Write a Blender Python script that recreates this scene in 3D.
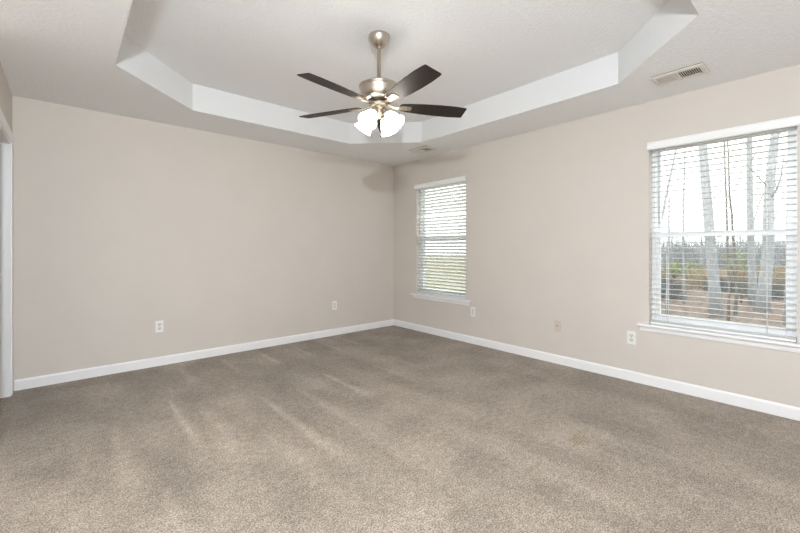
import bpy, bmesh, math, random
from mathutils import Vector, Matrix, noise as mnoise
PI = math.pi
S = bpy.context.scene
COL = S.collection
for o in list(bpy.data.objects):
    bpy.data.objects.remove(o)

# ------------------------------------------------------------------ camera
YAW = math.radians(48.898)
CAM = Vector((-3.7824, -4.4830, 1.1813))
FPX = 382.1
FW = Vector((math.cos(YAW), math.sin(YAW), 0))
RT = Vector((math.sin(YAW), -math.cos(YAW), 0))
cd = bpy.data.cameras.new('camera')
cam = bpy.data.objects.new('camera', cd)
COL.objects.link(cam)
cam.location = CAM
cam.rotation_euler = (PI / 2, 0, YAW - PI / 2)
cd.sensor_width = 36
cd.lens = FPX / 800 * 36
cd.shift_y = -(266.5 - 247.98) / 800
cd.clip_start = 0.02
cd.clip_end = 300
S.camera = cam

# ------------------------------------------------------------------ sky, photographer's flash, added fill, exposure
w = bpy.data.worlds.new('overcast_sky')
S.world = w
w.use_nodes = True
bg = w.node_tree.nodes['Background']
bg.inputs['Color'].default_value = (0.93, 0.97, 1.0, 1)
bg.inputs['Strength'].default_value = 4.6


def lamp(name, kind, loc, energy, color, **kw):
    ld = bpy.data.lights.new(name, kind)
    ld.energy = energy
    ld.color = color
    o = bpy.data.objects.new(name, ld)
    COL.objects.link(o)
    o.location = loc
    for k, v in kw.items():
        if k == 'rot':
            o.rotation_euler = v
        else:
            setattr(ld, k, v)
    return o


# the hand-held flash above the camera throws the shadow of the tray lip on the raised ceiling
lamp('camera_flash', 'POINT', (-3.91, -4.50, 1.98), 240, (0.87, 0.94, 1.01), shadow_soft_size=0.05)
# weak added fill light, out of frame, brightens the right wall and carpet
lamp('right_fill', 'POINT', (-1.1, -4.45, 0.95), 3.5, (0.86, 0.94, 1.03), shadow_soft_size=0.12)
# daylight entering through the two windows
S.view_settings.view_transform = 'Standard'
S.view_settings.look = 'None'
S.view_settings.gamma = 1
S.view_settings.use_curve_mapping = False
S.view_settings.exposure = 0.0
S.cycles.use_denoising = True
S.cycles.denoising_prefilter = 'NONE'
S.cycles.max_bounces = 10
S.cycles.diffuse_bounces = 6
S.cycles.transparent_max_bounces = 24
S.cycles.sample_clamp_indirect = 6


# ------------------------------------------------------------------ materials
def newmat(name):
    m = bpy.data.materials.new(name)
    m.use_nodes = True
    nt = m.node_tree
    return m, nt, nt.nodes['Principled BSDF']


def N(nt, t, **kw):
    n = nt.nodes.new(t)
    for k, v in kw.items():
        if isinstance(k, str) and hasattr(n, k):
            setattr(n, k, v)
        else:
            n.inputs[k].default_value = v
    return n


def noise(nt, scale, detail=3, rough=0.5, vec=None):
    n = nt.nodes.new('ShaderNodeTexNoise')
    n.inputs['Scale'].default_value = scale
    n.inputs['Detail'].default_value = detail
    n.inputs['Roughness'].default_value = rough
    if vec is not None:
        nt.links.new(vec, n.inputs['Vector'])
    return n


def coords(nt, scale=None):
    c = nt.nodes.new('ShaderNodeTexCoord')
    if scale is None:
        return c.outputs['Object']
    mp = nt.nodes.new('ShaderNodeMapping')
    mp.inputs['Scale'].default_value = scale
    nt.links.new(c.outputs['Object'], mp.inputs['Vector'])
    return mp.outputs['Vector']


def ramp(nt, fac, stops):
    r = nt.nodes.new('ShaderNodeValToRGB')
    e = r.color_ramp.elements
    while len(e) < len(stops):
        e.new(0.5)
    for k, (p, c) in enumerate(stops):
        e[k].position = p
        e[k].color = (*c, 1)
    nt.links.new(fac, r.inputs['Fac'])
    return r.outputs['Color']


def bump(nt, p, height, strength, dist):
    b = nt.nodes.new('ShaderNodeBump')
    b.inputs['Strength'].default_value = strength
    b.inputs['Distance'].default_value = dist
    nt.links.new(height, b.inputs['Height'])
    nt.links.new(b.outputs['Normal'], p.inputs['Normal'])


def plain(name, c, rough=0.5, metal=0.0, spec=0.5, nscale=None, namp=0.0, bscale=None, bstr=0.2, bdist=0.001):
    m, nt, p = newmat(name)
    p.inputs['Base Color'].default_value = (*c, 1)
    p.inputs['Roughness'].default_value = rough
    p.inputs['Metallic'].default_value = metal
    p.inputs['Specular IOR Level'].default_value = spec
    if nscale:
        n = noise(nt, nscale, 3, 0.5, coords(nt))
        col = ramp(nt, n.outputs['Fac'], [(0.3, tuple(x * (1 - namp) for x in c)), (0.7, tuple(min(1, x * (1 + namp)) for x in c))])
        nt.links.new(col, p.inputs['Base Color'])
    if bscale:
        n = noise(nt, bscale, 3, 0.55, coords(nt))
        bump(nt, p, n.outputs['Fac'], bstr, bdist)
    return m


M = {}
M['wall'] = plain('beige_wall_paint', (0.645, 0.600, 0.550), 0.75, spec=0.25, nscale=3, namp=0.012, bscale=160, bstr=0.12, bdist=0.001)
M['soffit'] = plain('textured_ceiling_paint', (0.88, 0.885, 0.895), 0.85, spec=0.15, bscale=48, bstr=1.0, bdist=0.007)
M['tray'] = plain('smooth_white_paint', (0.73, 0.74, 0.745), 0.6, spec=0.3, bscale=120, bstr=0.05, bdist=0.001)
M['trim'] = plain('white_trim_paint', (0.87, 0.87, 0.88), 0.4, spec=0.4)
M['vinyl'] = plain('white_vinyl', (0.84, 0.86, 0.88), 0.35)
M['blind'] = plain('white_blind_valance', (0.86, 0.87, 0.87), 0.45)


def mat_slat():
    m, nt, p = newmat('translucent_white_slats')
    p.inputs['Base Color'].default_value = (0.78, 0.78, 0.75, 1)
    p.inputs['Roughness'].default_value = 0.45
    t = nt.nodes.new('ShaderNodeBsdfTranslucent')
    t.inputs['Color'].default_value = (0.9, 0.95, 0.92, 1)
    mx = nt.nodes.new('ShaderNodeMixShader')
    mx.inputs[0].default_value = 0.15
    nt.links.new(p.outputs[0], mx.inputs[1])
    nt.links.new(t.outputs[0], mx.inputs[2])
    nt.links.new(mx.outputs[0], nt.nodes['Material Output'].inputs['Surface'])
    return m


M['slat'] = mat_slat()
M['cord'] = plain('white_cord', (0.8, 0.8, 0.78), 0.8)
M['wand'] = plain('clear_grey_wand', (0.45, 0.47, 0.48), 0.25)
M['plate'] = plain('white_plastic', (0.84, 0.83, 0.80), 0.35)
M['slot'] = plain('dark_slot', (0.05, 0.05, 0.05), 0.6)
M['recept'] = plain('receptacle_plastic', (0.70, 0.69, 0.66), 0.35)
M['beigeplate'] = plain('beige_painted_plate', (0.60, 0.53, 0.46), 0.45)
M['vent'] = plain('cream_vent_enamel', (0.74, 0.71, 0.64), 0.4)
M['duct'] = plain('dark_duct_and_gap', (0.02, 0.018, 0.015), 0.9)
M['nickel'] = plain('brushed_nickel', (0.56, 0.50, 0.43), 0.32, metal=1.0, bscale=90, bstr=0.03)
M['irons'] = plain('satin_nickel_iron', (0.30, 0.26, 0.21), 0.45, metal=0.85)
M['darkmetal'] = plain('dark_metal', (0.05, 0.045, 0.04), 0.45, metal=0.8)


def mat_blade():
    m, nt, p = newmat('espresso_wood')
    n = noise(nt, 12, 4, 0.6, coords(nt, (1.2, 14, 14)))
    c = ramp(nt, n.outputs['Fac'], [(0.3, (0.013, 0.009, 0.0075)), (0.75, (0.028, 0.019, 0.0145))])
    nt.links.new(c, p.inputs['Base Color'])
    p.inputs['Roughness'].default_value = 0.48
    p.inputs['Specular IOR Level'].default_value = 0.3
    return m


M['blade'] = mat_blade()


def mat_lit_glass():
    m, nt, p = newmat('lit_frosted_glass')
    p.inputs['Base Color'].default_value = (0.9, 0.88, 0.82, 1)
    p.inputs['Roughness'].default_value = 0.4
    p.inputs['Emission Color'].default_value = (1.0, 0.945, 0.85, 1)
    p.inputs['Emission Strength'].default_value = 12.0
    return m


M['litglass'] = mat_lit_glass()
M['bulb'] = M['litglass'].copy()
M['bulb'].name = 'lit_bulb'
M['bulb'].cycles.emission_sampling = 'NONE'


def mat_glass():
    m, nt, p = newmat('window_glass')
    nt.nodes.remove(p)
    out = nt.nodes['Material Output']
    t = nt.nodes.new('ShaderNodeBsdfTransparent')
    t.inputs['Color'].default_value = (0.95, 0.97, 0.97, 1)
    g = nt.nodes.new('ShaderNodeBsdfGlossy')
    g.inputs['Roughness'].default_value = 0.02
    lw = nt.nodes.new('ShaderNodeLayerWeight')
    lw.inputs['Blend'].default_value = 0.5
    pw = nt.nodes.new('ShaderNodeMath')
    pw.operation = 'POWER'
    pw.inputs[1].default_value = 5.0
    fr = nt.nodes.new('ShaderNodeMath')
    fr.operation = 'MULTIPLY_ADD'
    fr.inputs[1].default_value = 0.6
    fr.inputs[2].default_value = 0.025
    nt.links.new(lw.outputs['Facing'], pw.inputs[0])
    nt.links.new(pw.outputs[0], fr.inputs[0])
    mx = nt.nodes.new('ShaderNodeMixShader')
    nt.links.new(fr.outputs[0], mx.inputs[0])
    nt.links.new(t.outputs[0], mx.inputs[1])
    nt.links.new(g.outputs[0], mx.inputs[2])
    nt.links.new(mx.outputs[0], out.inputs['Surface'])
    return m


M['glass'] = mat_glass()


def mat_screen():
    m, nt, p = newmat('insect_screen_mesh')
    out = nt.nodes['Material Output']
    p.inputs['Base Color'].default_value = (0.30, 0.31, 0.31, 1)
    p.inputs['Roughness'].default_value = 0.7
    t = nt.nodes.new('ShaderNodeBsdfTransparent')
    mx = nt.nodes.new('ShaderNodeMixShader')
    mx.inputs[0].default_value = 0.20
    nt.links.new(t.outputs[0], mx.inputs[1])
    nt.links.new(p.outputs[0], mx.inputs[2])
    nt.links.new(mx.outputs[0], out.inputs['Surface'])
    return m


M['screen'] = mat_screen()


def mat_carpet():
    m, nt, p = newmat('taupe_carpet')
    v = coords(nt)
    fine = noise(nt, 270, 2, 0.6, v)
    mid = noise(nt, 125, 2, 0.6, v)
    big = noise(nt, 2.6, 4, 0.6, v)
    base = ramp(nt, fine.outputs['Fac'], [(0.30, (0.122, 0.095, 0.071)), (0.5, (0.288, 0.239, 0.192)), (0.72, (0.50, 0.436, 0.366))])
    midc = ramp(nt, mid.outputs['Fac'], [(0.30, (0.45, 0.44, 0.43)), (0.70, (1.52, 1.52, 1.52))])
    mul = nt.nodes.new('ShaderNodeMix')
    mul.data_type = 'RGBA'
    mul.blend_type = 'MULTIPLY'
    mul.inputs['Factor'].default_value = 1
    nt.links.new(base, mul.inputs['A'])
    nt.links.new(midc, mul.inputs['B'])
    bigc = ramp(nt, big.outputs['Fac'], [(0.3, (0.93, 0.92, 0.91)), (0.7, (1.04, 1.04, 1.04))])
    mul2 = nt.nodes.new('ShaderNodeMix')
    mul2.data_type = 'RGBA'
    mul2.blend_type = 'MULTIPLY'
    mul2.inputs['Factor'].default_value = 1
    nt.links.new(mul.outputs['Result'], mul2.inputs['A'])
    nt.links.new(bigc, mul2.inputs['B'])
    clum = noise(nt, 26, 3, 0.7, v)
    clc = ramp(nt, clum.outputs['Fac'], [(0.32, (0.80, 0.795, 0.79)), (0.68, (1.19, 1.19, 1.19))])
    mul4 = nt.nodes.new('ShaderNodeMix')
    mul4.data_type = 'RGBA'
    mul4.blend_type = 'MULTIPLY'
    mul4.inputs['Factor'].default_value = 1
    nt.links.new(mul2.outputs['Result'], mul4.inputs['A'])
    nt.links.new(clc, mul4.inputs['B'])
    mul2 = mul4
    at = nt.nodes.new('ShaderNodeAttribute')
    at.attribute_name = 'pile_lay'
    mul3 = nt.nodes.new('ShaderNodeMix')
    mul3.data_type = 'RGBA'
    mul3.blend_type = 'MULTIPLY'
    mul3.inputs['Factor'].default_value = 1
    nt.links.new(mul2.outputs['Result'], mul3.inputs['A'])
    nt.links.new(at.outputs['Color'], mul3.inputs['B'])
    nt.links.new(mul3.outputs['Result'], p.inputs['Base Color'])
    p.inputs['Roughness'].default_value = 1
    p.inputs['Specular IOR Level'].default_value = 0.05
    p.inputs['Sheen Weight'].default_value = 0.15
    p.inputs['Sheen Roughness'].default_value = 0.5
    bump(nt, p, mid.outputs['Fac'], 0.8, 0.006)
    return m


M['carpet'] = mat_carpet()


def mat_two(name, c0, c1, scale, rough=0.9, stretch=None, b=0.5, bd=0.02, c2=None):
    m, nt, p = newmat(name)
    n = noise(nt, scale, 6, 0.7, coords(nt, stretch))
    st = [(0.32, c0), (0.68, c1)] if c2 is None else [(0.3, c0), (0.5, c1), (0.7, c2)]
    nt.links.new(ramp(nt, n.outputs['Fac'], st), p.inputs['Base Color'])
    p.inputs['Roughness'].default_value = rough
    p.inputs['Specular IOR Level'].default_value = 0.1
    bump(nt, p, n.outputs['Fac'], b, bd)
    return m


M['leaflitter'] = mat_two('fallen_leaf_litter', (0.07, 0.045, 0.032), (0.17, 0.115, 0.082), 5.0, bd=0.05, c2=(0.27, 0.21, 0.165))
M['lawn'] = mat_two('dry_winter_lawn', (0.24, 0.21, 0.13), (0.40, 0.36, 0.25), 7.0, bd=0.02)
M['bark'] = mat_two('grey_bark', (0.22, 0.225, 0.225), (0.36, 0.365, 0.365), 9, stretch=(3, 3, 0.5))
M['bark2'] = mat_two('brown_bark', (0.10, 0.085, 0.072), (0.20, 0.175, 0.155), 9, stretch=(3, 3, 0.5))
M['twig'] = mat_two('dead_twigs', (0.05, 0.045, 0.04), (0.13, 0.12, 0.105), 6)
M['greytwig'] = mat_two('pale_twigs', (0.19, 0.195, 0.195), (0.31, 0.31, 0.305), 6)
M['straw'] = mat_two('dry_straw_grass', (0.23, 0.155, 0.07), (0.40, 0.29, 0.15), 6)
M['leaf'] = mat_two('green_leaves', (0.12, 0.16, 0.05), (0.26, 0.29, 0.11), 6)
M['exterior'] = plain('exterior_siding', (0.6, 0.6, 0.58), 0.7)


# ------------------------------------------------------------------ mesh helpers
class MB:
    def __init__(s):
        s.b = bmesh.new()

    def box(s, x0, x1, y0, y1, z0, z1, mi=0):
        vs = [s.b.verts.new((x, y, z)) for z in (z0, z1) for y in (y0, y1) for x in (x0, x1)]
        for q in ((0, 2, 3, 1), (4, 5, 7, 6), (0, 1, 5, 4), (2, 6, 7, 3), (0, 4, 6, 2), (1, 3, 7, 5)):
            f = s.b.faces.new([vs[i] for i in q])
            f.material_index = mi
        return s

    def prism(s, prof, axis, a0, a1):
        """prof: list of 2d points; axis: 'x','y','z' extrusion; other axes in order"""
        def P(u, v, a):
            return {'x': (a, u, v), 'y': (u, a, v), 'z': (u, v, a)}[axis]
        A = [s.b.verts.new(P(u, v, a0)) for u, v in prof]
        B = [s.b.verts.new(P(u, v, a1)) for u, v in prof]
        n = len(prof)
        s.b.faces.new(A)
        s.b.faces.new(B[::-1])
        for i in range(n):
            s.b.faces.new((A[i], B[i], B[(i + 1) % n], A[(i + 1) % n]))
        return s

    def tube(s, pts, rads, seg=8, cap=True):
        pts = [Vector(p) for p in pts]
        rings = []
        n0 = None
        for i, p in enumerate(pts):
            d = (pts[min(i + 1, len(pts) - 1)] - pts[max(i - 1, 0)]).normalized()
            if n0 is None:
                n0 = d.orthogonal().normalized()
            n0 = (n0 - d * n0.dot(d))
            n0 = n0.normalized() if n0.length > 1e-6 else d.orthogonal().normalized()
            b = d.cross(n0)
            r = rads[i] if isinstance(rads, (list, tuple)) else rads
            rings.append([s.b.verts.new(p + (n0 * math.cos(2 * PI * k / seg) + b * math.sin(2 * PI * k / seg)) * r) for k in range(seg)])
        for A, B in zip(rings, rings[1:]):
            for k in range(seg):
                f = s.b.faces.new((A[k], A[(k + 1) % seg], B[(k + 1) % seg], B[k]))
                f.smooth = True
        if cap:
            s.b.faces.new(rings[0][::-1])
            s.b.faces.new(rings[-1])
        return s

    def lathe(s, prof, seg=40, mat=None, closed_ends=True):
        """prof: (r,z) from one end to the other; mat: Matrix to place"""
        mat = mat or Matrix()
        rings = []
        for r, z in prof:
            if r < 1e-6:
                rings.append([s.b.verts.new(mat @ Vector((0, 0, z)))])
            else:
                rings.append([s.b.verts.new(mat @ Vector((r * math.cos(2 * PI * k / seg), r * math.sin(2 * PI * k / seg), z))) for k in range(seg)])
        for A, B in zip(rings, rings[1:]):
            for k in range(seg):
                a0, a1 = A[k % len(A)], A[(k + 1) % len(A)]
                b0, b1 = B[k % len(B)], B[(k + 1) % len(B)]
                vs = []
                for v in (a0, a1, b1, b0):
                    if v not in vs:
                        vs.append(v)
                if len(vs) > 2:
                    f = s.b.faces.new(vs)
                    f.smooth = True
        return s

    def build(s, name, mat, parent=None, bevel=0, recalc=True, loc=None):
        if recalc:
            bmesh.ops.recalc_face_normals(s.b, faces=s.b.faces)
        me = bpy.data.meshes.new(name)
        s.b.to_mesh(me)
        s.b.free()
        for mm in (mat if isinstance(mat, (list, tuple)) else [mat]):
            me.materials.append(mm)
        o = bpy.data.objects.new(name, me)
        COL.objects.link(o)
        if parent:
            o.parent = parent
        if loc is not None:
            o.location = loc
        if bevel:
            md = o.modifiers.new('bevel', 'BEVEL')
            md.width = bevel
            md.segments = 2
            md.limit_method = 'ANGLE'
        return o


def struct(o):
    o['kind'] = 'structure'
    return o


def tag(o, label, cat, group=None):
    o['label'] = label
    o['category'] = cat
    if group:
        o['group'] = group
    return o


def empty(name, loc=(0, 0, 0), rotz=0):
    o = bpy.data.objects.new(name, None)
    COL.objects.link(o)
    o.location = loc
    o.rotation_euler = (0, 0, rotz)
    o.empty_display_size = 0.1
    return o


def copy_tree(o, parent=None):
    c = o.copy()
    COL.objects.link(c)
    c.parent = parent
    for ch in list(o.children):
        copy_tree(ch, c)
    return c


def cells_wall(axis, t0, t1, us, zs, holes):
    """solid wall of thickness t0..t1, outline cut in cells; holes = set of (i,j) cells left out"""
    b = bmesh.new()
    full = {(i, j) for i in range(len(us) - 1) for j in range(len(zs) - 1)} - holes

    def P(t, u, z):
        return (t, u, z) if axis == 'x' else (u, t, z)
    cache = {}

    def V(t, u, z):
        k = (t, u, z)
        if k not in cache:
            cache[k] = b.verts.new(P(*k))
        return cache[k]
    for i, j in full:
        u0, u1, z0, z1 = us[i], us[i + 1], zs[j], zs[j + 1]
        for t in (t0, t1):
            b.faces.new((V(t, u0, z0), V(t, u1, z0), V(t, u1, z1), V(t, u0, z1)))
        for (di, dj, pa, pb) in ((-1, 0, (u0, z0), (u0, z1)), (1, 0, (u1, z0), (u1, z1)), (0, -1, (u0, z0), (u1, z0)), (0, 1, (u0, z1), (u1, z1))):
            if (i + di, j + dj) not in full:
                b.faces.new((V(t0, *pa), V(t1, *pa), V(t1, *pb), V(t0, *pb)))
    m = MB()
    m.b.free()
    m.b = b
    return m


# ------------------------------------------------------------------ room shell
XL, YF, H, H2 = -4.121, -5.70, 2.44, 2.685
WZ0, WZ1 = 0.505, 2.075
W1 = (-1.405, -0.500)     # far window, y range
W2 = (-4.300, -3.412)     # near window, y range

# carpet with vacuum marks (the lay of the pile) as a mesh attribute
rnd = random.Random(5)


def hat(d, wd):
    return max(0.0, 1 - abs(d) / wd)


# (x, y_start, y_end, width at start, width at end, strength)
STREAK = [(-3.19, -1.05, -2.1, 0.012, 0.045, 0.22), (-3.03, -1.3, -2.45, 0.03, 0.13, 0.16), (-2.62, -1.40, -2.85, 0.012, 0.07, 0.2),
          (-3.55, -1.2, -2.5, 0.03, 0.09, 0.13), (-1.965, -1.25, -2.1, 0.012, 0.05, 0.2), (-2.32, -1.5, -2.5, 0.015, 0.09, 0.12),
          (-1.75, -0.12, -0.80, 0.012, 0.04, 0.15), (-2.15, -0.1, -0.85, 0.012, 0.05, 0.16), (-2.55, -0.12, -0.9, 0.015, 0.05, 0.12),
          (-1.40, -0.1, -0.8, 0.012, 0.045, 0.16), (-1.08, -0.1, -0.75, 0.012, 0.045, 0.14), (-2.95, -0.15, -0.9, 0.015, 0.06, 0.1),
          (-1.45, -1.3, -2.1, 0.015, 0.07, 0.1), (-1.15, -1.2, -1.9, 0.015, 0.06, 0.08), (-3.42, -2.25, -2.75, 0.02, 0.03, 0.12),
          (-2.8, -2.2, -3.2, 0.05, 0.16, 0.08), (-1.7, -1.9, -2.9, 0.04, 0.14, 0.07)]
STREAK_X = [(-4.10, -0.30, -0.62, 0.03, 0.012, 0.15), (-4.29, -0.05, -0.42, 0.012, 0.02, -0.2), (-3.93, -0.3, -0.6, 0.02, 0.012, 0.1), (-3.72, -0.08, -0.5, 0.03, 0.02, 0.08)]


def lay(x, y):
    v = 1.0
    for x0, ya, yb, wa, wb, st in STREAK:
        if yb < y < ya:
            t = (ya - y) / (ya - yb)
            wd = wa + (wb - wa) * t
            # crisp on the left edge, soft on the right
            d = x - x0
            k = hat(d, wd) if d < 0 else hat(d, wd * 1.6)
            v += 2.3 * st * k * min(1, t * 6) * min(1, (1 - t) * 3)
    for y0, xa, xb, wa, wb, st in STREAK_X:
        if xb < x < xa:
            t = (xa - x) / (xa - xb)
            wd = wa + (wb - wa) * t
            v += st * hat(y - y0, wd) * min(1, t * 5) * min(1, (1 - t) * 4)
    # broad passes of the vacuum, running away from the viewer, alternate in tone
    v += 0.03 * math.sin(x * 8.3 + 0.6 * math.sin(y * 1.7)) * (1 if y < -1.2 else 0.7)
    v += 0.05 * hat(y + 1.05, 0.16) * -1
    # brushed patches of pile, longer in the vacuum's direction
    a = mnoise.noise(Vector((x * 4.2, y * 1.1, 3.1)))
    c = mnoise.noise(Vector((x * 3.0 + 5, y * 3.4, 8.7)))
    e = mnoise.noise(Vector((x * 9.0, y * 8.0, 1.3)))
    v += 0.14 * max(-0.5, min(0.5, a * 2.6)) + 0.16 * max(-0.5, min(0.5, c * 2.2)) + 0.09 * e
    # trodden stain
    d = math.hypot((x + 1.42) / 0.10, (y + 3.43) / 0.07)
    v *= 1 - 0.22 * max(0, 1 - d)
    d = math.hypot((x + 1.78) / 0.16, (y + 3.85) / 0.12)
    v *= 1 - 0.12 * max(0, 1 - d)
    return v


b = bmesh.new()
XA, YA = -5.45, -1.27      # the room widens to the left behind the viewer
fx0, fx1, fy0, fy1, st = XA, 0.0, YF, 0.0, 0.02
nx, ny = int((fx1 - fx0) / st), int((fy1 - fy0) / st)
grid = [[b.verts.new((fx0 + (fx1 - fx0) * i / nx, fy0 + (fy1 - fy0) * j / ny, 0)) for i in range(nx + 1)] for j in range(ny + 1)]
for j in range(ny):
    for i in range(nx):
        if grid[j][i + 1].co.x < XL + 0.005 and grid[j + 1][i].co.y > YA + 0.005:
            continue
        b.faces.new((grid[j][i], grid[j][i + 1], grid[j + 1][i + 1], grid[j + 1][i]))
bmesh.ops.delete(b, geom=[v_ for v_ in b.verts if not v_.link_faces], context='VERTS')
me = bpy.data.meshes.new('floor')
b.to_mesh(me)
b.free()
ca = me.color_attributes.new('pile_lay', 'FLOAT_COLOR', 'POINT')
for i, vtx in enumerate(me.vertices):
    x, y = vtx.co.x, vtx.co.y
    k = lay(x, y)
    d = math.hypot((x + 1.42) / 0.12, (y + 3.43) / 0.08)
    warm = 0.10 * max(0, 1 - d)
    ca.data[i].color = (k * (1 + warm), k, k * (1 - warm * 1.5), 1)
me.materials.append(M['carpet'])
floor = bpy.data.objects.new('floor', me)
COL.objects.link(floor)
struct(floor)

# ceiling: soffit ring, vertical sides and raised octagon
ox0, ox1, oy0, oy1, ch = -3.53, -0.595, -3.99, -0.605, 0.615
octa = [(ox0 + ch, oy1), (ox1 - ch, oy1), (ox1, oy1 - ch), (ox1, oy0 + ch), (ox1 - ch, oy0), (ox0 + ch, oy0), (ox0, oy0 + ch), (ox0, oy1 - ch)]
m = MB()
b = m.b
cx0, cx1, cy0, cy1 = XA - 0.12, 0.16, YF - 0.12, 0.12
lo = [b.verts.new((x, y, H)) for x, y in octa]
up = [b.verts.new((x, y, H2)) for x, y in octa]
pr = [(octa[0][0], cy1), (octa[1][0], cy1), (cx1, octa[2][1]), (cx1, octa[3][1]), (octa[4][0], cy0), (octa[5][0], cy0), (cx0, octa[6][1]), (cx0, octa[7][1])]
pv = [b.verts.new((x, y, H)) for x, y in pr]
cr = {1: b.verts.new((cx1, cy1, H)), 3: b.verts.new((cx1, cy0, H)), 5: b.verts.new((cx0, cy0, H)), 7: b.verts.new((cx0, cy1, H))}
for i in range(8):
    j = (i + 1) % 8
    if i % 2 == 0:
        b.faces.new((lo[i], lo[j], pv[j], pv[i]))
    else:
        b.faces.new((lo[i], lo[j], pv[j], cr[i], pv[i]))
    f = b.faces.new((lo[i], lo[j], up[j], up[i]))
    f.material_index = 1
b.faces.new(up)
top = [b.verts.new((x, y, H2 + 0.12)) for x, y in ((cx0, cy0), (cx1, cy0), (cx1, cy1), (cx0, cy1))]
b.faces.new(top)
ring = [cr[5], pv[5], pv[4], cr[3], pv[3], pv[2], cr[1], pv[1], pv[0], cr[7], pv[7], pv[6]]
b.faces.new((cr[5], pv[5], pv[4], cr[3], top[1], top[0]))
b.faces.new((cr[3], pv[3], pv[2], cr[1], top[2], top[1]))
b.faces.new((cr[1], pv[1], pv[0], cr[7], top[3], top[2]))
b.faces.new((cr[7], pv[7], pv[6], cr[5], top[0], top[3]))
struct(m.build('ceiling', [M['soffit'], M['tray']]))

# walls
us = [YF - 0.12, W2[0], W2[1], W1[0], W1[1], 0.12]
zs = [0, WZ0, WZ1, H]
struct(cells_wall('x', 0.0, 0.16, us, zs, {(1, 1), (3, 1)}).build('wall_right', M['wall']))
DO = (-1.06, -0.140, 2.025)   # doorway in the left wall: y range and head height
struct(cells_wall('x', XL - 0.12, XL, [YA, DO[0], DO[1], 0.12], [0, DO[2], H], {(1, 0)}).build('wall_left', M['wall']))
struct(MB().box(XL, 0, 0, 0.12, 0, H).build('wall_back', M['wall']))
struct(MB().box(XA - 0.12, 0, YF - 0.12, YF, 0, H).build('wall_front', M['wall']))
m = MB()
m.box(XA - 0.12, XA, YF, YA + 0.12, 0, H)
m.box(XA, XL - 0.12, YA, YA + 0.12, 0, H)
struct(m.build('wall_alcove', M['wall']))

# baseboards
BH = 0.0886
prof = lambda s, o: [(o, 0), (o + s * 0.013, 0), (o + s * 0.013, BH - 0.014), (o + s * 0.010, BH - 0.006), (o + s * 0.006, BH), (o, BH)]
struct(MB().prism(prof(-1, 0.0), 'x', XL + 0.012, -0.0005).build('baseboard_back', M['trim']))
m = MB()
m.prism(prof(-1, 0.0), 'y', YF + 0.014, -0.0135)
struct(m.build('baseboard_right', M['trim']))
struct(MB().prism(prof(1, YF), 'x', XA + 0.0135, -0.0135).build('baseboard_front', M['trim']))
struct(MB().prism(prof(1, XL), 'y', YA + 0.0005, DO[0] - 0.087).build('baseboard_left', M['trim']))

# doorway in the left wall: casing, jamb and a closed door at the far face
d1 = struct(empty('door_1', (XL, DO[1], 0)))


def loc_parent(o, par):
    o.parent = par
    o.matrix_parent_inverse = Matrix.Translation(-par.location)
    return o


m = MB()
CW = 0.084
m.box(XL - 0.001, XL + 0.010, DO[1] + 0.002, DO[1] + CW, 0, DO[2] + CW)
m.box(XL - 0.001, XL + 0.010, DO[0] - CW, DO[0] - 0.002, 0, DO[2] + CW)
m.box(XL - 0.001, XL + 0.010, DO[0] - 0.002, DO[1] + 0.002, DO[2] - 0.002, DO[2] + CW)
loc_parent(m.build('casing', M['trim'], bevel=0.004), d1)
m = MB()
m.box(XL - 0.119, XL + 0.001, DO[1] - 0.018, DO[1] + 0.001, 0, DO[2])
m.box(XL - 0.119, XL + 0.001, DO[0] - 0.001, DO[0] + 0.018, 0, DO[2])
m.box(XL - 0.119, XL + 0.001, DO[0] + 0.018, DO[1] - 0.018, DO[2] - 0.018, DO[2] + 0.001)
loc_parent(m.build('jamb', M['trim']), d1)
# the small hall beyond the open doorway
m = MB()
m.box(XL - 1.42, XL - 1.30, YA + 0.12, 0.12, 0, H)
m.box(XL - 1.30, XL - 0.12, 0.0, 0.12, 0, H)
struct(m.build('wall_hall', M['wall']))
fh = MB().box(XL - 1.42, XL, YA + 0.005, 0.12, -0.10, -0.0005).build('floor_hall', M['carpet'])
ca = fh.data.color_attributes.new('pile_lay', 'FLOAT_COLOR', 'POINT')
for d_ in ca.data:
    d_.color = (0.95, 0.95, 0.95, 1)
struct(fh)
m = MB()
m.prism([(0.0, 0), (-0.013, 0), (-0.013, BH - 0.014), (-0.006, BH), (0.0, BH)], 'x', XL - 1.30, XL - 0.121)
struct(m.build('baseboard_hall', M['trim']))

# ------------------------------------------------------------------ windows
def frame_rect(m, x0, x1, y0, y1, z0, z1, wd, wb=None):
    wb = wb or wd
    m.box(x0, x1, y0, y0 + wd, z0, z1)
    m.box(x0, x1, y1 - wd, y1, z0, z1)
    m.box(x0, x1, y0 + wd, y1 - wd, z0, z0 + wb)
    m.box(x0, x1, y0 + wd, y1 - wd, z1 - wd, z1)
    return m


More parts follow.
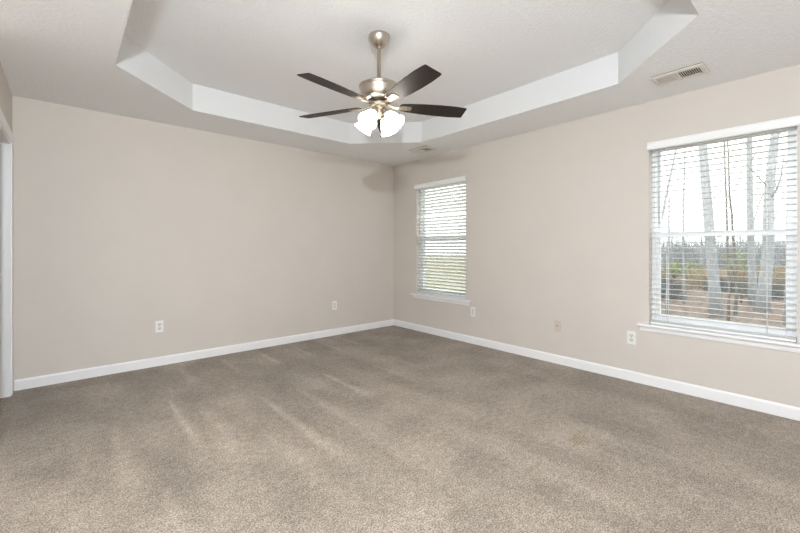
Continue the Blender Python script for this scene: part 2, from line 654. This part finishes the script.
def window(name, y0, y1, zr):
    r = struct(empty(name, (0.0, (y0 + y1) / 2, WZ0)))
    P = lambda o, par=None: loc_parent(o, r)
    m = frame_rect(MB(), 0.075, 0.158, y0 + 0.001, y1 - 0.001, WZ0 + 0.022, WZ1 - 0.001, 0.026, 0.03)
    P(m.build('window_frame', M['vinyl'], bevel=0.002))
    a, c = y0 + 0.027, y1 - 0.027
    zb, zt = WZ0 + 0.052, WZ1 - 0.027
    s1 = P(frame_rect(MB(), 0.113, 0.138, a, c, zr - 0.014, zt, 0.03, 0.034).build('upper_sash', M['vinyl'], bevel=0.002))
    g = MB().box(0.122, 0.126, a + 0.029, c - 0.029, zr + 0.019, zt - 0.029).build('window_pane', M['glass'])
    g.parent = s1
    s2 = P(frame_rect(MB(), 0.082, 0.109, a, c, zb, zr + 0.014, 0.034, 0.045).build('lower_sash', M['vinyl'], bevel=0.002))
    g = MB().box(0.094, 0.098, a + 0.033, c - 0.033, zb + 0.044, zr - 0.019).build('window_pane', M['glass'])
    g.parent = s2
    m = MB()
    ym = (a + c) / 2
    m.box(0.086, 0.104, ym - 0.035, ym + 0.035, zr + 0.0145, zr + 0.026)
    k = m.build('sash_lock', M['vinyl'], bevel=0.002)
    k.parent = s2
    m = MB().box(0.146, 0.1475, a + 0.012, c - 0.012, zb + 0.012, zr + 0.0)
    sc = P(m.build('insect_screen', M['screen']))
    m = frame_rect(MB(), 0.142, 0.152, a + 0.001, c - 0.001, zb + 0.001, zr + 0.012, 0.012)
    f = m.build('screen_frame', M['vinyl'])
    f.parent = sc
    # stool with horns, and apron
    m = MB()
    m.prism([(0.0, y0 + 0.001), (0.076, y0 + 0.001), (0.076, y1 - 0.001), (0.0, y1 - 0.001)], 'z', WZ0 + 0.001, WZ0 + 0.022)
    m.box(-0.046, 0.0, y0 - 0.082, y1 + 0.082, WZ0 + 0.001, WZ0 + 0.022)
    P(m.build('window_stool', M['trim'], bevel=0.005))
    m = MB()
    m.prism([(0.0, WZ0 - 0.044), (-0.008, WZ0 - 0.044), (-0.012, WZ0 - 0.036), (-0.015, WZ0 - 0.012), (-0.015, WZ0 + 0.0005), (0.0, WZ0 + 0.0005)], 'y', y0 - 0.062, y1 + 0.062)
    P(m.build('window_apron', M['trim']))
    return r


window('window_1', W1[0], W1[1], 1.318)
window('window_2', W2[0], W2[1], 1.296)


def blind(name, y0, y1, tilt, label, n_stack, gap_at=None, wand_y=None, wand_len=0.62):
    r = empty(name, (0.03, (y0 + y1) / 2, WZ1))
    P = lambda o: loc_parent(o, r)
    XB = 0.034
    a, c = y0 + 0.006, y1 - 0.006
    # valance: moulded face board with short returns, stands proud of the wall
    m = MB()
    VT, VB = 2.083, 2.017
    m.prism([(-0.030, VB + 0.004), (-0.034, VB + 0.010), (-0.034, VB + 0.022), (-0.031, VB + 0.030), (-0.031, VT - 0.012), (-0.035, VT - 0.006), (-0.035, VT), (-0.022, VT), (-0.022, VB), (-0.027, VB)], 'y', y0 - 0.014, y1 + 0.006)
    P(m.build('valance', M['blind'], bevel=0.001))
    P(MB().box(XB - 0.027, XB + 0.027, a, c, WZ1 - 0.046, WZ1 - 0.002).build('head_rail', M['blind']))
    zb = WZ0 + 0.026
    rail_h = 0.016
    P(MB().box(XB - 0.026, XB + 0.026, a, c, zb, zb + rail_h).build('bottom_rail', M['blind'], bevel=0.003))
    # slats
    zt = WZ1 - 0.066
    stack_top = zb + rail_h + 0.0035 * n_stack
    pitch = 0.0435
    zs_ = []
    z = zt
    while z > stack_top + 0.02:
        zs_.append(z)
        z -= pitch
        if gap_at and gap_at > z > gap_at - pitch:
            z -= 0.024
            gap_at = None
    m = MB()

    def slat(z, th, ty=0.0):
        n = 6
        tp, bt = [], []
        for i in range(n + 1):
            u = -0.025 + 0.05 * i / n
            cr = 0.0014 * (1 - (u / 0.025) ** 2)
            for lst, off in ((tp, 0.0009), (bt, -0.0009)):
                zz = cr + off
                lst.append((XB + u * math.cos(th) - zz * math.sin(th), z + u * math.sin(th) + zz * math.cos(th)))
        m.prism(tp + bt[::-1], 'y', a + 0.001, c - 0.001)
    for z in zs_:
        slat(z, tilt + rnd.uniform(-0.02, 0.02))
    P(m.build('slat_panel', M['slat'], recalc=True))
    m = MB()
    for i in range(n_stack):
        slat(zb + rail_h + 0.002 + 0.0035 * i, 0)
    P(m.build('stacked_slats', M['slat']))
    for yy in (y1 - 0.125, y0 + 0.155):
        m = MB()
        for xx in (XB - 0.0268, XB + 0.0268):
            m.tube([(xx, yy, zb + rail_h), (xx, yy, WZ1 - 0.046)], 0.0013, 5)
        for z in zs_:
            m.tube([(XB - 0.0262, yy, z - 0.0262 * math.sin(tilt)), (XB + 0.0262, yy, z + 0.0262 * math.sin(tilt))], 0.0006, 4)
        P(m.build('ladder_cord', M['cord']))
    if wand_y is not None:
        m = MB()
        m.tube([(-0.004, wand_y, WZ1 - 0.075), (-0.004, wand_y, WZ1 - 0.075 - wand_len)], 0.0035, 6)
        m.tube([(-0.004, wand_y, WZ1 - 0.076), (0.006, wand_y, WZ1 - 0.05), (XB - 0.02, wand_y, WZ1 - 0.04)], 0.002, 6)
        P(m.build('tilt_wand', M['wand']))
        m = MB()
        for dy in (0.0, 0.009):
            m.tube([(-0.002, y0 + 0.07 + dy, WZ1 - 0.05), (-0.002, y0 + 0.072 + dy, WZ1 - 0.75 - dy * 5)], 0.0011, 5)
        c_ = P(m.build('pull_cord', M['cord']))
    return tag(r, label, 'blind')


blind('window_blind', W1[0], W1[1], math.radians(-34), 'white slatted blind with part-closed slats on the narrower-looking window next to the room corner', 3, gap_at=1.66, wand_y=W1[1] - 0.07)
blind('window_blind', W2[0], W2[1], math.radians(-3.5), 'white slatted blind with open flat slats on the window at the right edge', 4, wand_y=W2[1] - 0.075)

# ------------------------------------------------------------------ outlets
def outlet(loc, rotz, label):
    r = empty('electrical_outlet', loc, rotz)       # local: plate in xz, facing -y
    m = MB()
    m.prism([(-0.035, -0.0585), (0.035, -0.0585), (0.035, 0.0585), (-0.035, 0.0585)], 'y', -0.0055, 0.0)
    m.build('cover_plate', M['plate'], r, bevel=0.003)
    for s in (1, -1):
        zc = 0.0195 * s
        pts = []
        for k in range(20):
            t = 2 * PI * k / 20
            pts.append((max(-0.0172, min(0.0172, 0.0195 * math.cos(t))), zc + max(-0.0135, min(0.0135, 0.0172 * math.sin(t)))))
        f = MB().prism(pts, 'y', -0.0075, -0.005).build('receptacle', M['recept'], r)
        sl = MB()
        sl.box(-0.0085, -0.0055, -0.0080, -0.0070, zc - 0.002, zc + 0.008)
        sl.box(0.0055, 0.0085, -0.0080, -0.0070, zc - 0.001, zc + 0.007)
        sl.tube([(0, -0.0080, zc - 0.0075), (0, -0.0070, zc - 0.0075)], 0.0028, 10)
        sl.build('contact_slots', M['slot'], f)
    MB().tube([(0, -0.0066, 0), (0, -0.005, 0)], 0.0035, 12).build('screw', M['irons'], r)
    return tag(r, label, 'outlet', 'white outlets along the walls')


outlet((-3.08, -0.0003, 0.393), 0, 'white duplex outlet on the left-hand wall nearest the doorway')
outlet((-1.05, -0.0003, 0.404), 0, 'white duplex outlet on the left-hand wall near the room corner')
outlet((-0.0003, -1.522, 0.392), -PI / 2, 'white duplex outlet beneath the right end of the corner window')
outlet((-0.0003, -3.278, 0.385), -PI / 2, 'white duplex outlet just left of the right-edge window sill')

r = empty('cable_outlet', (-0.0003, -2.60, 0.385), -PI / 2)
MB().prism([(-0.035, -0.0575), (0.035, -0.0575), (0.035, 0.0575), (-0.035, 0.0575)], 'y', -0.005, 0.0).build('cover_plate', M['beigeplate'], r, bevel=0.003)
MB().lathe([(0.0, 0.0), (0.0075, 0.0), (0.0075, 0.003), (0.0048, 0.0035), (0.0048, 0.011), (0.0, 0.011)], 14, Matrix.Translation((0, -0.005, 0.002)) @ Matrix.Rotation(PI / 2, 4, 'X')).build('jack', M['irons'], r)
for z in (0.041, -0.041):
    MB().tube([(0, -0.0062, z), (0, -0.0045, z)], 0.0032, 10).build('screw', M['irons'], r)
tag(r, 'beige wall-coloured cable plate between the two white outlets on the window wall', 'outlet')


# ------------------------------------------------------------------ ceiling vents
def vent(loc, label, flip, ang=33):
    r = empty('ceiling_vent', loc)                  # local: long side along y, hangs 0..-0.012 below ceiling
    L, Wd = 0.158, 0.103
    m = MB()
    iL, iW = 0.127, 0.064
    # bevelled flange ring
    b = m.b
    rings = []
    for hx, hy, z in ((Wd - 0.002, L - 0.002, -0.0045), (Wd, L, -0.006), (Wd, L, -0.009), (Wd - 0.014, L - 0.014, -0.014), (iW, iL, -0.014), (iW, iL, -0.0045)):
        rings.append([b.verts.new(v) for v in ((-hx, -hy, z), (hx, -hy, z), (hx, hy, z), (-hx, hy, z))])
    for A, B in zip(rings, rings[1:] + rings[:1]):
        for k in range(4):
            b.faces.new((A[k], A[(k + 1) % 4], B[(k + 1) % 4], B[k]))
    m.build('frame', M['vent'], r)
    m = MB()
    gx, gy = Wd - 0.005, L - 0.005
    for q in ((-gx, -gx + 0.012, -gy, gy), (gx - 0.012, gx, -gy, gy), (-gx + 0.012, gx - 0.012, -gy, -gy + 0.012), (-gx + 0.012, gx - 0.012, gy - 0.012, gy)):
        m.box(*q, -0.0046, -0.0003)
    m.build('gap_shade', M['duct'], r)  # dark strips stand in for the shaded gap between frame and ceiling
    MB().box(-iW, iW, -iL, iL, -0.0016, -0.0006).build('duct_opening', M['duct'], r)
    MB().box(-iW, iW, -0.006, 0.006, -0.0142, -0.0024).build('divider_bar', M['vent'], r)
    for bank in (1, -1):
        m = MB()
        n = 9
        for k in range(n):
            yc = bank * (0.016 + k * (iL - 0.022) / (n - 0.5))
            th = math.radians(ang) * bank * flip
            dy, dz = 0.0075 * math.sin(th), 0.0055
            m.prism([(yc - dy, -0.0138), (yc - dy + 0.0034, -0.0138), (yc + dy + 0.0034, -0.0138 + 2 * dz), (yc + dy, -0.0138 + 2 * dz)], 'x', -iW, iW)
        m.build('louver_bank', M['vent'], r)
    for yy in (L - 0.012, -L + 0.012):
        MB().tube([(0, yy, -0.009), (0, yy, -0.0145)], 0.004, 10).build('screw', M['irons'], r)
    m = MB().box(iW + 0.006, iW + 0.012, -0.02, -0.014, -0.024, -0.0135).build('damper_lever', M['vent'], r)
    return tag(r, label, 'vent', 'ceiling supply vents')


vent((-0.438, -3.727, H), 'cream louvred vent on the lowered ceiling above the right-edge window', -1)
vent((-0.365, -1.0, H), 'small dark-slotted ceiling vent by the room corner behind the fan', -1, 58)

# ------------------------------------------------------------------ ceiling fan
FC = Vector((-2.110, -2.340, 0))
fan = empty('ceiling_fan', (FC.x, FC.y, H2))
Tz = lambda z: z - H2
fm = lambda prof: [(rr, Tz(z)) for rr, z in prof]
MB().lathe(fm([(0, 2.6845), (0.0755, 2.6845), (0.0765, 2.678), (0.0745, 2.667), (0.068, 2.650), (0.057, 2.632), (0.043, 2.616), (0.032, 2.608), (0.028, 2.607), (0.026, 2.602), (0, 2.602)])).build('canopy', M['nickel'], fan)
MB().lathe(fm([(0, 2.604), (0.019, 2.604), (0.019, 2.597), (0.0125, 2.595), (0.0125, 2.36), (0, 2.36)]), 20).build('downrod', M['nickel'], fan)
MB().lathe(fm([(0, 2.372), (0.022, 2.372), (0.024, 2.350), (0.045, 2.342), (0.110, 2.336), (0.140, 2.331), (0.144, 2.325), (0.143, 2.318), (0.137, 2.313),
               (0.134, 2.292), (0.130, 2.266), (0.121, 2.244), (0.107, 2.229), (0.096, 2.224), (0, 2.224)]), 56).build('motor_housing', M['nickel'], fan)
MB().lathe(fm([(0, 2.226), (0.078, 2.226), (0.080, 2.219), (0.072, 2.213), (0, 2.213)]), 40).build('vent_collar', M['darkmetal'], fan)
MB().lathe(fm([(0, 2.215), (0.058, 2.215), (0.063, 2.209), (0.063, 2.194), (0.050, 2.186), (0.046, 2.180), (0, 2.180)]), 40).build('flywheel_hub', M['irons'], fan)
MB().lathe(fm([(0, 2.182), (0.040, 2.182), (0.046, 2.178), (0.046, 2.176), (0.040, 2.166), (0.030, 2.158), (0.030, 2.135), (0.022, 2.122), (0.012, 2.115), (0.012, 2.106), (0.006, 2.098), (0, 2.097)]), 32).build('light_fitter', M['irons'], fan)

BZ = 2.193
PIT = math.radians(-12.2)


def blade_outline():
    pts = []
    r0, r1 = 0.150, 0.646
    ws = [(r0, 0.030), (r0 + 0.015, 0.042), (0.22, 0.052), (0.32, 0.063), (0.44, 0.069), (0.55, 0.069), (0.625, 0.0635), (r1 - 0.005, 0.061)]
    right = [(r, -wd) for r, wd in ws] + [(r1, -0.056)]
    left = [(r, wd) for r, wd in ws] + [(r1, 0.056)]
    return right + left[::-1]


blademe = None
for k in range(5):
    a = math.radians(-99.4 + 72 * k)
    R = Matrix.Translation((0, 0, Tz(BZ))) @ Matrix.Rotation(a, 4, 'Z') @ Matrix.Rotation(PIT, 4, 'X')
    m = MB()
    m.prism(blade_outline(), 'z', -0.003, 0.003)
    bl = m.build('blade', M['blade'], fan, bevel=0.0012)
    bl.matrix_local = R
    # blade iron: rectangular plate under the blade, arm curving up to the hub
    m = MB()
    m.prism([(0.165, -0.024), (0.232, -0.026), (0.236, -0.020), (0.236, 0.020), (0.232, 0.026), (0.165, 0.024)], 'z', -0.0075, -0.0032)
    for yy in (-0.015, 0.015):
        m.tube([(0.210, yy, -0.0075), (0.210, yy, -0.0105)], 0.0045, 10)
    m.tube([(0.180, 0, -0.0078), (0.180, 0, -0.0105)], 0.0045, 10)
    # arm
    prof = [(0.17, -0.0065, 0.022), (0.14, -0.010, 0.016), (0.105, -0.004, 0.012), (0.08, 0.006, 0.012), (0.056, 0.012, 0.014)]
    b = m.b
    rr = []
    for x, z, hw in prof:
        rr.append([b.verts.new(v) for v in ((x, -hw, z - 0.0035), (x, hw, z - 0.0035), (x, hw, z + 0.0035), (x, -hw, z + 0.0035))])
    for A, B in zip(rr, rr[1:]):
        for q in range(4):
            b.faces.new((A[q], A[(q + 1) % 4], B[(q + 1) % 4], B[q]))
    b.faces.new(rr[0])
    b.faces.new(rr[-1][::-1])
    m.build('blade_iron', M['irons'], bl, bevel=0.001)

NZ, NR, TILT = 2.128, 0.066, math.radians(42)
for k in range(4):
    a = math.radians(19 + 90 * k)
    dirh = Vector((math.cos(a), math.sin(a), 0))
    neck = dirh * NR + Vector((0, 0, Tz(NZ)))
    ax = (dirh * math.sin(TILT) - Vector((0, 0, 1)) * math.cos(TILT)).normalized()
    m = MB()
    p0 = dirh * 0.030 + Vector((0, 0, Tz(2.150)))
    m.tube([p0, dirh * 0.045 + Vector((0, 0, Tz(2.158))), dirh * 0.060 + Vector((0, 0, Tz(2.150))), neck - ax * 0.012], [0.008, 0.007, 0.007, 0.008], 12)
    q = Vector((0, 0, 1)).rotation_difference(ax).to_matrix().to_4x4()
    T = Matrix.Translation(neck) @ q
    m.lathe([(0, -0.016), (0.014, -0.016), (0.024, -0.008), (0.027, 0.004), (0.027, 0.012), (0.0, 0.012)], 24, T)
    arm = m.build('light_arm', M['irons'], fan)
    m = MB()
    out = [(0.022, 0.008), (0.028, 0.016), (0.038, 0.032), (0.046, 0.052), (0.050, 0.072), (0.054, 0.090), (0.062, 0.106), (0.068, 0.116)]
    m.lathe(out + [(rr_ - 0.0025, z - 0.0005) for rr_, z in out[::-1]], 32, T)
    sh = m.build('lamp_shade', M['litglass'], arm)
    sh['label'] = 'glowing white bell-shaped glass shade'
    m = MB()
    m.lathe([(0, 0.013), (0.012, 0.013), (0.014, 0.03), (0.024, 0.05), (0.028, 0.066), (0.024, 0.082), (0.012, 0.092), (0, 0.094)], 20, T)
    m.build('light_bulb', M['bulb'], arm)

m = MB()
ch0 = FW * -0.02 + RT * 0.012
m.tube([(ch0.x, ch0.y, Tz(2.165)), (ch0.x, ch0.y, Tz(1.985))], 0.0012, 6)
pc = m.build('pull_chain', M['irons'], fan)
m = MB()
m.lathe([(0, 0.022), (0.003, 0.02), (0.006, 0.008), (0.005, 0.001), (0, 0)], 12, Matrix.Translation((ch0.x, ch0.y, Tz(1.965))))
m.build('chain_fob', M['darkmetal'], pc)
tag(fan, 'five-blade dark wood ceiling fan with four lit glass shades hanging from the raised ceiling', 'ceiling fan')

# ------------------------------------------------------------------ outdoors
GZ = -0.42
rg = random.Random(11)


def gheight(x, y):
    return GZ + 0.05 * math.sin(x * 0.7 + y * 0.3) + 0.04 * math.sin(y * 0.9 - x * 0.2) - 0.0 * x


b = bmesh.new()
GX = [0.17 + 62 * (i / 60) ** 1.6 for i in range(61)]
GY = [-26 + 86 * j / 86 for j in range(87)]
gv = [[b.verts.new((x, y, gheight(x, y))) for x in GX] for y in GY]
for j in range(86):
    for i in range(60):
        f = b.faces.new((gv[j][i], gv[j][i + 1], gv[j + 1][i + 1], gv[j + 1][i]))
        f.smooth = True
m = MB()
m.b.free()
m.b = b
b.faces.ensure_lookup_table()
for f in b.faces:
    c_ = f.calc_center_median()
    if -4.48 + 0.72 * (c_.x + 3.78) < c_.y < -4.48 + 1.3 * (c_.x + 3.78) + 3:
        f.material_index = 1
gr = struct(m.build('ground', [M['leaflitter'], M['lawn']]))


def at_px(px, depth):
    p = CAM + (FW + RT * ((px - 400) / FPX)) * depth
    return p.x, p.y


def grow(mb_list, p, d, r, length, level, rr, bend=0.12, up=0.1):
    """one tapering crooked limb; level 0 goes to mb_list[0], finer limbs to mb_list[1]"""
    n = max(4, int(length / (0.35 if level else 0.5)))
    pts, rad = [p.copy()], [r]
    q = p.copy()
    dd = d.copy()
    kids = []
    for i in range(n):
        dd = (dd + Vector((rr.uniform(-bend, bend), rr.uniform(-bend, bend), rr.uniform(-bend, bend) + up * 0.3))).normalized()
        q = q + dd * (length / n)
        pts.append(q.copy())
        t = (i + 1) / n
        rad.append(max(0.004, r * (1 - 0.72 * t)))
        if level < 2 and t > (0.28 if level == 0 else 0.2):
            kids.append((q.copy(), dd.copy(), rad[-1], t))
    mb_list[0 if level == 0 else 1].tube(pts, rad, 8 if level == 0 else 5)
    for (kp, kd, kr, t) in kids:
        for _ in range(1 if level else rr.choice((1, 1, 2))):
            if rr.random() < (0.72 if level == 0 else 0.6):
                side = Vector((rr.uniform(-1, 1), rr.uniform(-1, 1), rr.uniform(0.15, 0.9))).normalized()
                nd = (kd * 0.45 + side * 0.75).normalized()
                grow(mb_list, kp, nd, kr * rr.uniform(0.3, 0.5), length * rr.uniform(0.22, 0.42) * (1.15 - 0.5 * t), level + 1, rr, 0.16, 0.12)


def tree(px, depth, rad, height, lean, seed, label, mat='bark', name='bare_tree', group=None, crook=0.05, limbs=True, low=None):
    x, y = at_px(px, depth)
    z = gheight(x, y) - 0.05
    o = empty(name, (x, y, z))
    rr = random.Random(seed)
    A, B = MB(), MB()
    # lean: sideways (in picture plane) metres over height
    d = (Vector((0, 0, 1)) + RT * lean).normalized()
    n = 10
    pts, rads = [], []
    q = Vector((0, 0, 0))
    dd = d.copy()
    for i in range(n + 1):
        pts.append(q.copy())
        t = i / n
        rads.append(rad * (1.22 if i == 0 else 1 - 0.62 * t))
        dd = (dd + Vector((rr.uniform(-crook, crook), rr.uniform(-crook, crook), 0.02))).normalized()
        q = q + dd * (height / n)
    A.tube(pts, rads, 10)
    if limbs:
        for i in range(3 if low is None else low, n + 1):
            for _ in range(rr.choice((1, 2, 2))):
                side = Vector((rr.uniform(-1, 1), rr.uniform(-1, 1), rr.uniform(0.2, 1.0))).normalized()
                f = rr.random()
                pp = pts[i - 1].lerp(pts[i], f)
                grow([A, A] if name == 'distant_tree' else [B, B], pp, side, rads[i] * rr.uniform(0.22, 0.42), height * rr.uniform(0.10, 0.22), 1, rr, 0.17, 0.12)
    if limbs and name == 'distant_tree':
        B.b.free()
        bpy.data.objects.remove(o)
        return tag(A.build(name, M[mat], loc=(x, y, z)), label, 'tree', group)
    A.build('trunk', M[mat], o)
    if limbs:
        B.build('branches', M[mat], o)
    else:
        B.b.free()
    return tag(o, label, 'tree', group)


tree(717, 9.0, 0.125, 8.5, -0.085, 3, 'thick pale leaning trunk in the middle of the right-edge window', crook=0.02, low=6)
tree(753, 10.5, 0.095, 9.0, 0.0, 8, 'straight grey trunk that forks high up, right of the leaning trunk', crook=0.02, low=5)
o = tree(762, 9.6, 0.14, 7.5, 0.16, 21, 'broad grey trunk leaning right, nearest the right frame of the right-edge window', crook=0.10, low=3)
tree(667, 9.5, 0.045, 2.95, 0.02, 31, 'short broken grey snag at the left of the right-edge window', limbs=False, crook=0.02, name='tree_snag')
tree(684, 11, 0.035, 6.5, 0.0, 34, 'thin straight grey sapling between the snag and the leaning trunk', crook=0.02, name='sapling', low=7)
tree(728, 8.5, 0.030, 5.5, 0.01, 41, 'slender wiggly brown sapling just right of the leaning trunk', 'bark2', 'sapling', crook=0.05, low=6)
tree(735, 9.2, 0.036, 5.0, 0.03, 46, 'crooked brown sapling second to the right of the leaning trunk', 'bark2', 'sapling', crook=0.09, low=4)
tree(741, 10.8, 0.026, 4.2, 0.0, 52, 'thinnest brown sapling left of the straight forked trunk', 'bark2', 'sapling', crook=0.07, low=4)
tree(655, 10.5, 0.05, 6.0, 0.10, 57, 'thin slanting grey trunk crossing the upper left of the right-edge window', crook=0.08, low=3)
tree(789, 8.0, 0.08, 7.5, 0.0, 63, 'grey trunk standing against the right frame of the right-edge window', crook=0.03, low=5)
# far wood line, many bare trunks
placed = []


def free_spot(x, y, r):
    if any(math.hypot(x - a, y - c) < r + q for a, c, q in placed):
        return False
    placed.append((x, y, r))
    return True


for i in range(26):
    px = 640 + i * 6.6 + rg.uniform(-2.5, 2.5)
    dp = rg.uniform(19.5, 26.5)
    for _ in range(40):
        if free_spot(*at_px(px, dp), 0.95):
            break
        px, dp = rg.uniform(636, 815), rg.uniform(19.5, 28.5)
    else:
        continue
    tree(px, dp, rg.uniform(0.05, 0.10), rg.uniform(2.4, 3.2) * dp / 28, rg.uniform(-0.06, 0.06), 100 + i, 'distant bare grey tree in the far wood line behind the straw grass', 'greytwig', 'distant_tree', 'far wood line', low=2, crook=0.06)


def clump(px, depth, n, h, spread, mat, name, label, cat, group, seed, wd=0.01, droop=0.25, leaves=False):
    x, y = at_px(px, depth)
    o_loc = (x, y, gheight(x, y) - 0.02)
    rr = random.Random(seed)
    m = MB()
    for _ in range(n):
        a = rr.uniform(0, 2 * PI)
        rad = spread * math.sqrt(rr.random())
        base = Vector((rad * math.cos(a), rad * math.sin(a), 0))
        hh = h * rr.uniform(0.55, 1.1)
        lean = Vector((rr.uniform(-1, 1), rr.uniform(-1, 1), 0)) * droop * hh
        m.tube([base, base + lean * 0.35 + Vector((0, 0, hh * 0.55)), base + lean + Vector((0, 0, hh))], [wd, wd * 0.8, wd * 0.25], 4, cap=False)
    o = m.build(name if not leaves else name, M[mat], loc=o_loc)
    return tag(o, label, cat, group)


for o_ in list(COL.objects):
    if o_.get('category') == 'tree':
        placed.append((o_.location.x, o_.location.y, 0.15))
for px_, dp_ in ((690, 17), (738, 18), (675, 18.6)):
    placed.append((*at_px(px_, dp_), 0.75))
n_, tries = 0, 0
while n_ < 26 and tries < 900:
    tries += 1
    px = rg.uniform(640, 815) if n_ < 22 else rg.uniform(412, 472)
    dp = rg.uniform(15.5, 25) if n_ < 22 else rg.uniform(12, 26)
    if not free_spot(*at_px(px, dp), 0.8):
        continue
    clump(px, dp, 190, 0.8, 0.6, 'straw', 'straw_grass_clump', 'tan clump of tall dry straw grass among the bare trees outside', 'grass', 'dry straw grass clumps', 200 + n_, 0.014, 0.12)
    n_ += 1


def brush(px, depth, n, w_, h_, seed, label):
    x, y = at_px(px, depth)
    rr = random.Random(seed)
    m = MB()
    for _ in range(n):
        c0 = Vector((max(-w_, min(w_, rr.gauss(0, w_ * 0.45))), max(-w_, min(w_, rr.gauss(0, w_ * 0.45))), 0))
        z = abs(rr.gauss(0, h_ * 0.5)) * max(0.2, 1 - c0.length / (w_ * 1.6))
        c0.z = z + 0.02
        a = rr.uniform(0, PI)
        ln = rr.uniform(0.3, 0.9)
        dv = Vector((math.cos(a), math.sin(a), rr.uniform(-0.3, 0.45))) * ln * 0.5
        mid = c0 + Vector((0, 0, rr.uniform(-0.05, 0.1)))
        p0, p1 = c0 - dv, c0 + dv
        p0.z = max(0.01, p0.z)
        p1.z = max(0.01, p1.z)
        t = rr.uniform(0.006, 0.016)
        m.tube([p0, mid, p1], [t, t * 0.9, t * 0.4], 4, cap=False)
    o = m.build('brush_pile', M['twig'], loc=(x, y, gheight(x, y)))
    return tag(o, label, 'brush pile', 'brush piles of dead twigs')


n_, tries = 0, 0
while n_ < 11 and tries < 600:
    tries += 1
    px, dp = rg.uniform(650, 805), rg.uniform(10.8, 15)
    if not free_spot(*at_px(px, dp), 0.85):
        continue
    brush(px, dp, 300, 0.6, 0.6, 300 + n_, 'dark tangled pile of dead twigs on the leaf-covered ground outside the right-edge window')
    n_ += 1

# tangled undergrowth at the wood line: nobody could count its stems
m = MB()
rr = random.Random(77)
for _ in range(9000):
    px = rr.uniform(480, 940)
    dp = rr.uniform(29, 46)
    x, y = at_px(px, dp)
    z = gheight(x, y)
    hh = rr.uniform(1.3, 2.55) * dp / 36
    q = Vector((x, y, z))
    ln = Vector((rr.uniform(-0.35, 0.35), rr.uniform(-0.35, 0.35), 0)) * hh
    m.tube([q, q + ln * 0.4 + Vector((0, 0, hh * 0.5)), q + ln + Vector((0, 0, hh))], [0.022, 0.016, 0.006], 3, cap=False)
th = m.build('undergrowth', M['greytwig'])
tag(th, 'grey leafless undergrowth filling the far wood line beyond the straw grass', 'undergrowth')
th['kind'] = 'stuff'


def shrub(px, depth, h, n, seed, label):
    x, y = at_px(px, depth)
    o = empty('leafy_shrub', (x, y, gheight(x, y)))
    rr = random.Random(seed)
    A, B = MB(), MB()
    for _ in range(9):
        d = Vector((rr.uniform(-0.5, 0.5), rr.uniform(-0.5, 0.5), 1)).normalized()
        A.tube([Vector((0, 0, 0)), d * h * 0.5, d * h * rr.uniform(0.8, 1.0)], [0.02, 0.012, 0.004], 5)
    for _ in range(n):
        v = Vector((rr.gauss(0, 1), rr.gauss(0, 1), rr.gauss(0, 1))).normalized() * rr.random() ** 0.4
        c = Vector((v.x * h * 0.42, v.y * h * 0.42, h * 0.62 + v.z * h * 0.38))
        u = Vector((rr.gauss(0, 1), rr.gauss(0, 1), rr.gauss(0, 1))).normalized()
        s = u.orthogonal().normalized() * rr.uniform(0.03, 0.06)
        u = u * rr.uniform(0.05, 0.10)
        B.b.faces.new([B.b.verts.new(c + q) for q in (u, s, -u, -s)])
    A.build('stems', M['twig'], o)
    B.build('foliage', M['leaf'], o, recalc=False)
    return tag(o, label, 'shrub')


shrub(690, 17, 1.1, 130, 1, 'yellow-green leafy shrub left of the leaning trunk outside')
shrub(738, 18, 1.5, 190, 2, 'green leafy shrub among the saplings right of the leaning trunk')
shrub(675, 18.6, 0.9, 90, 3, 'small pale green shrub beside the broken snag outside')
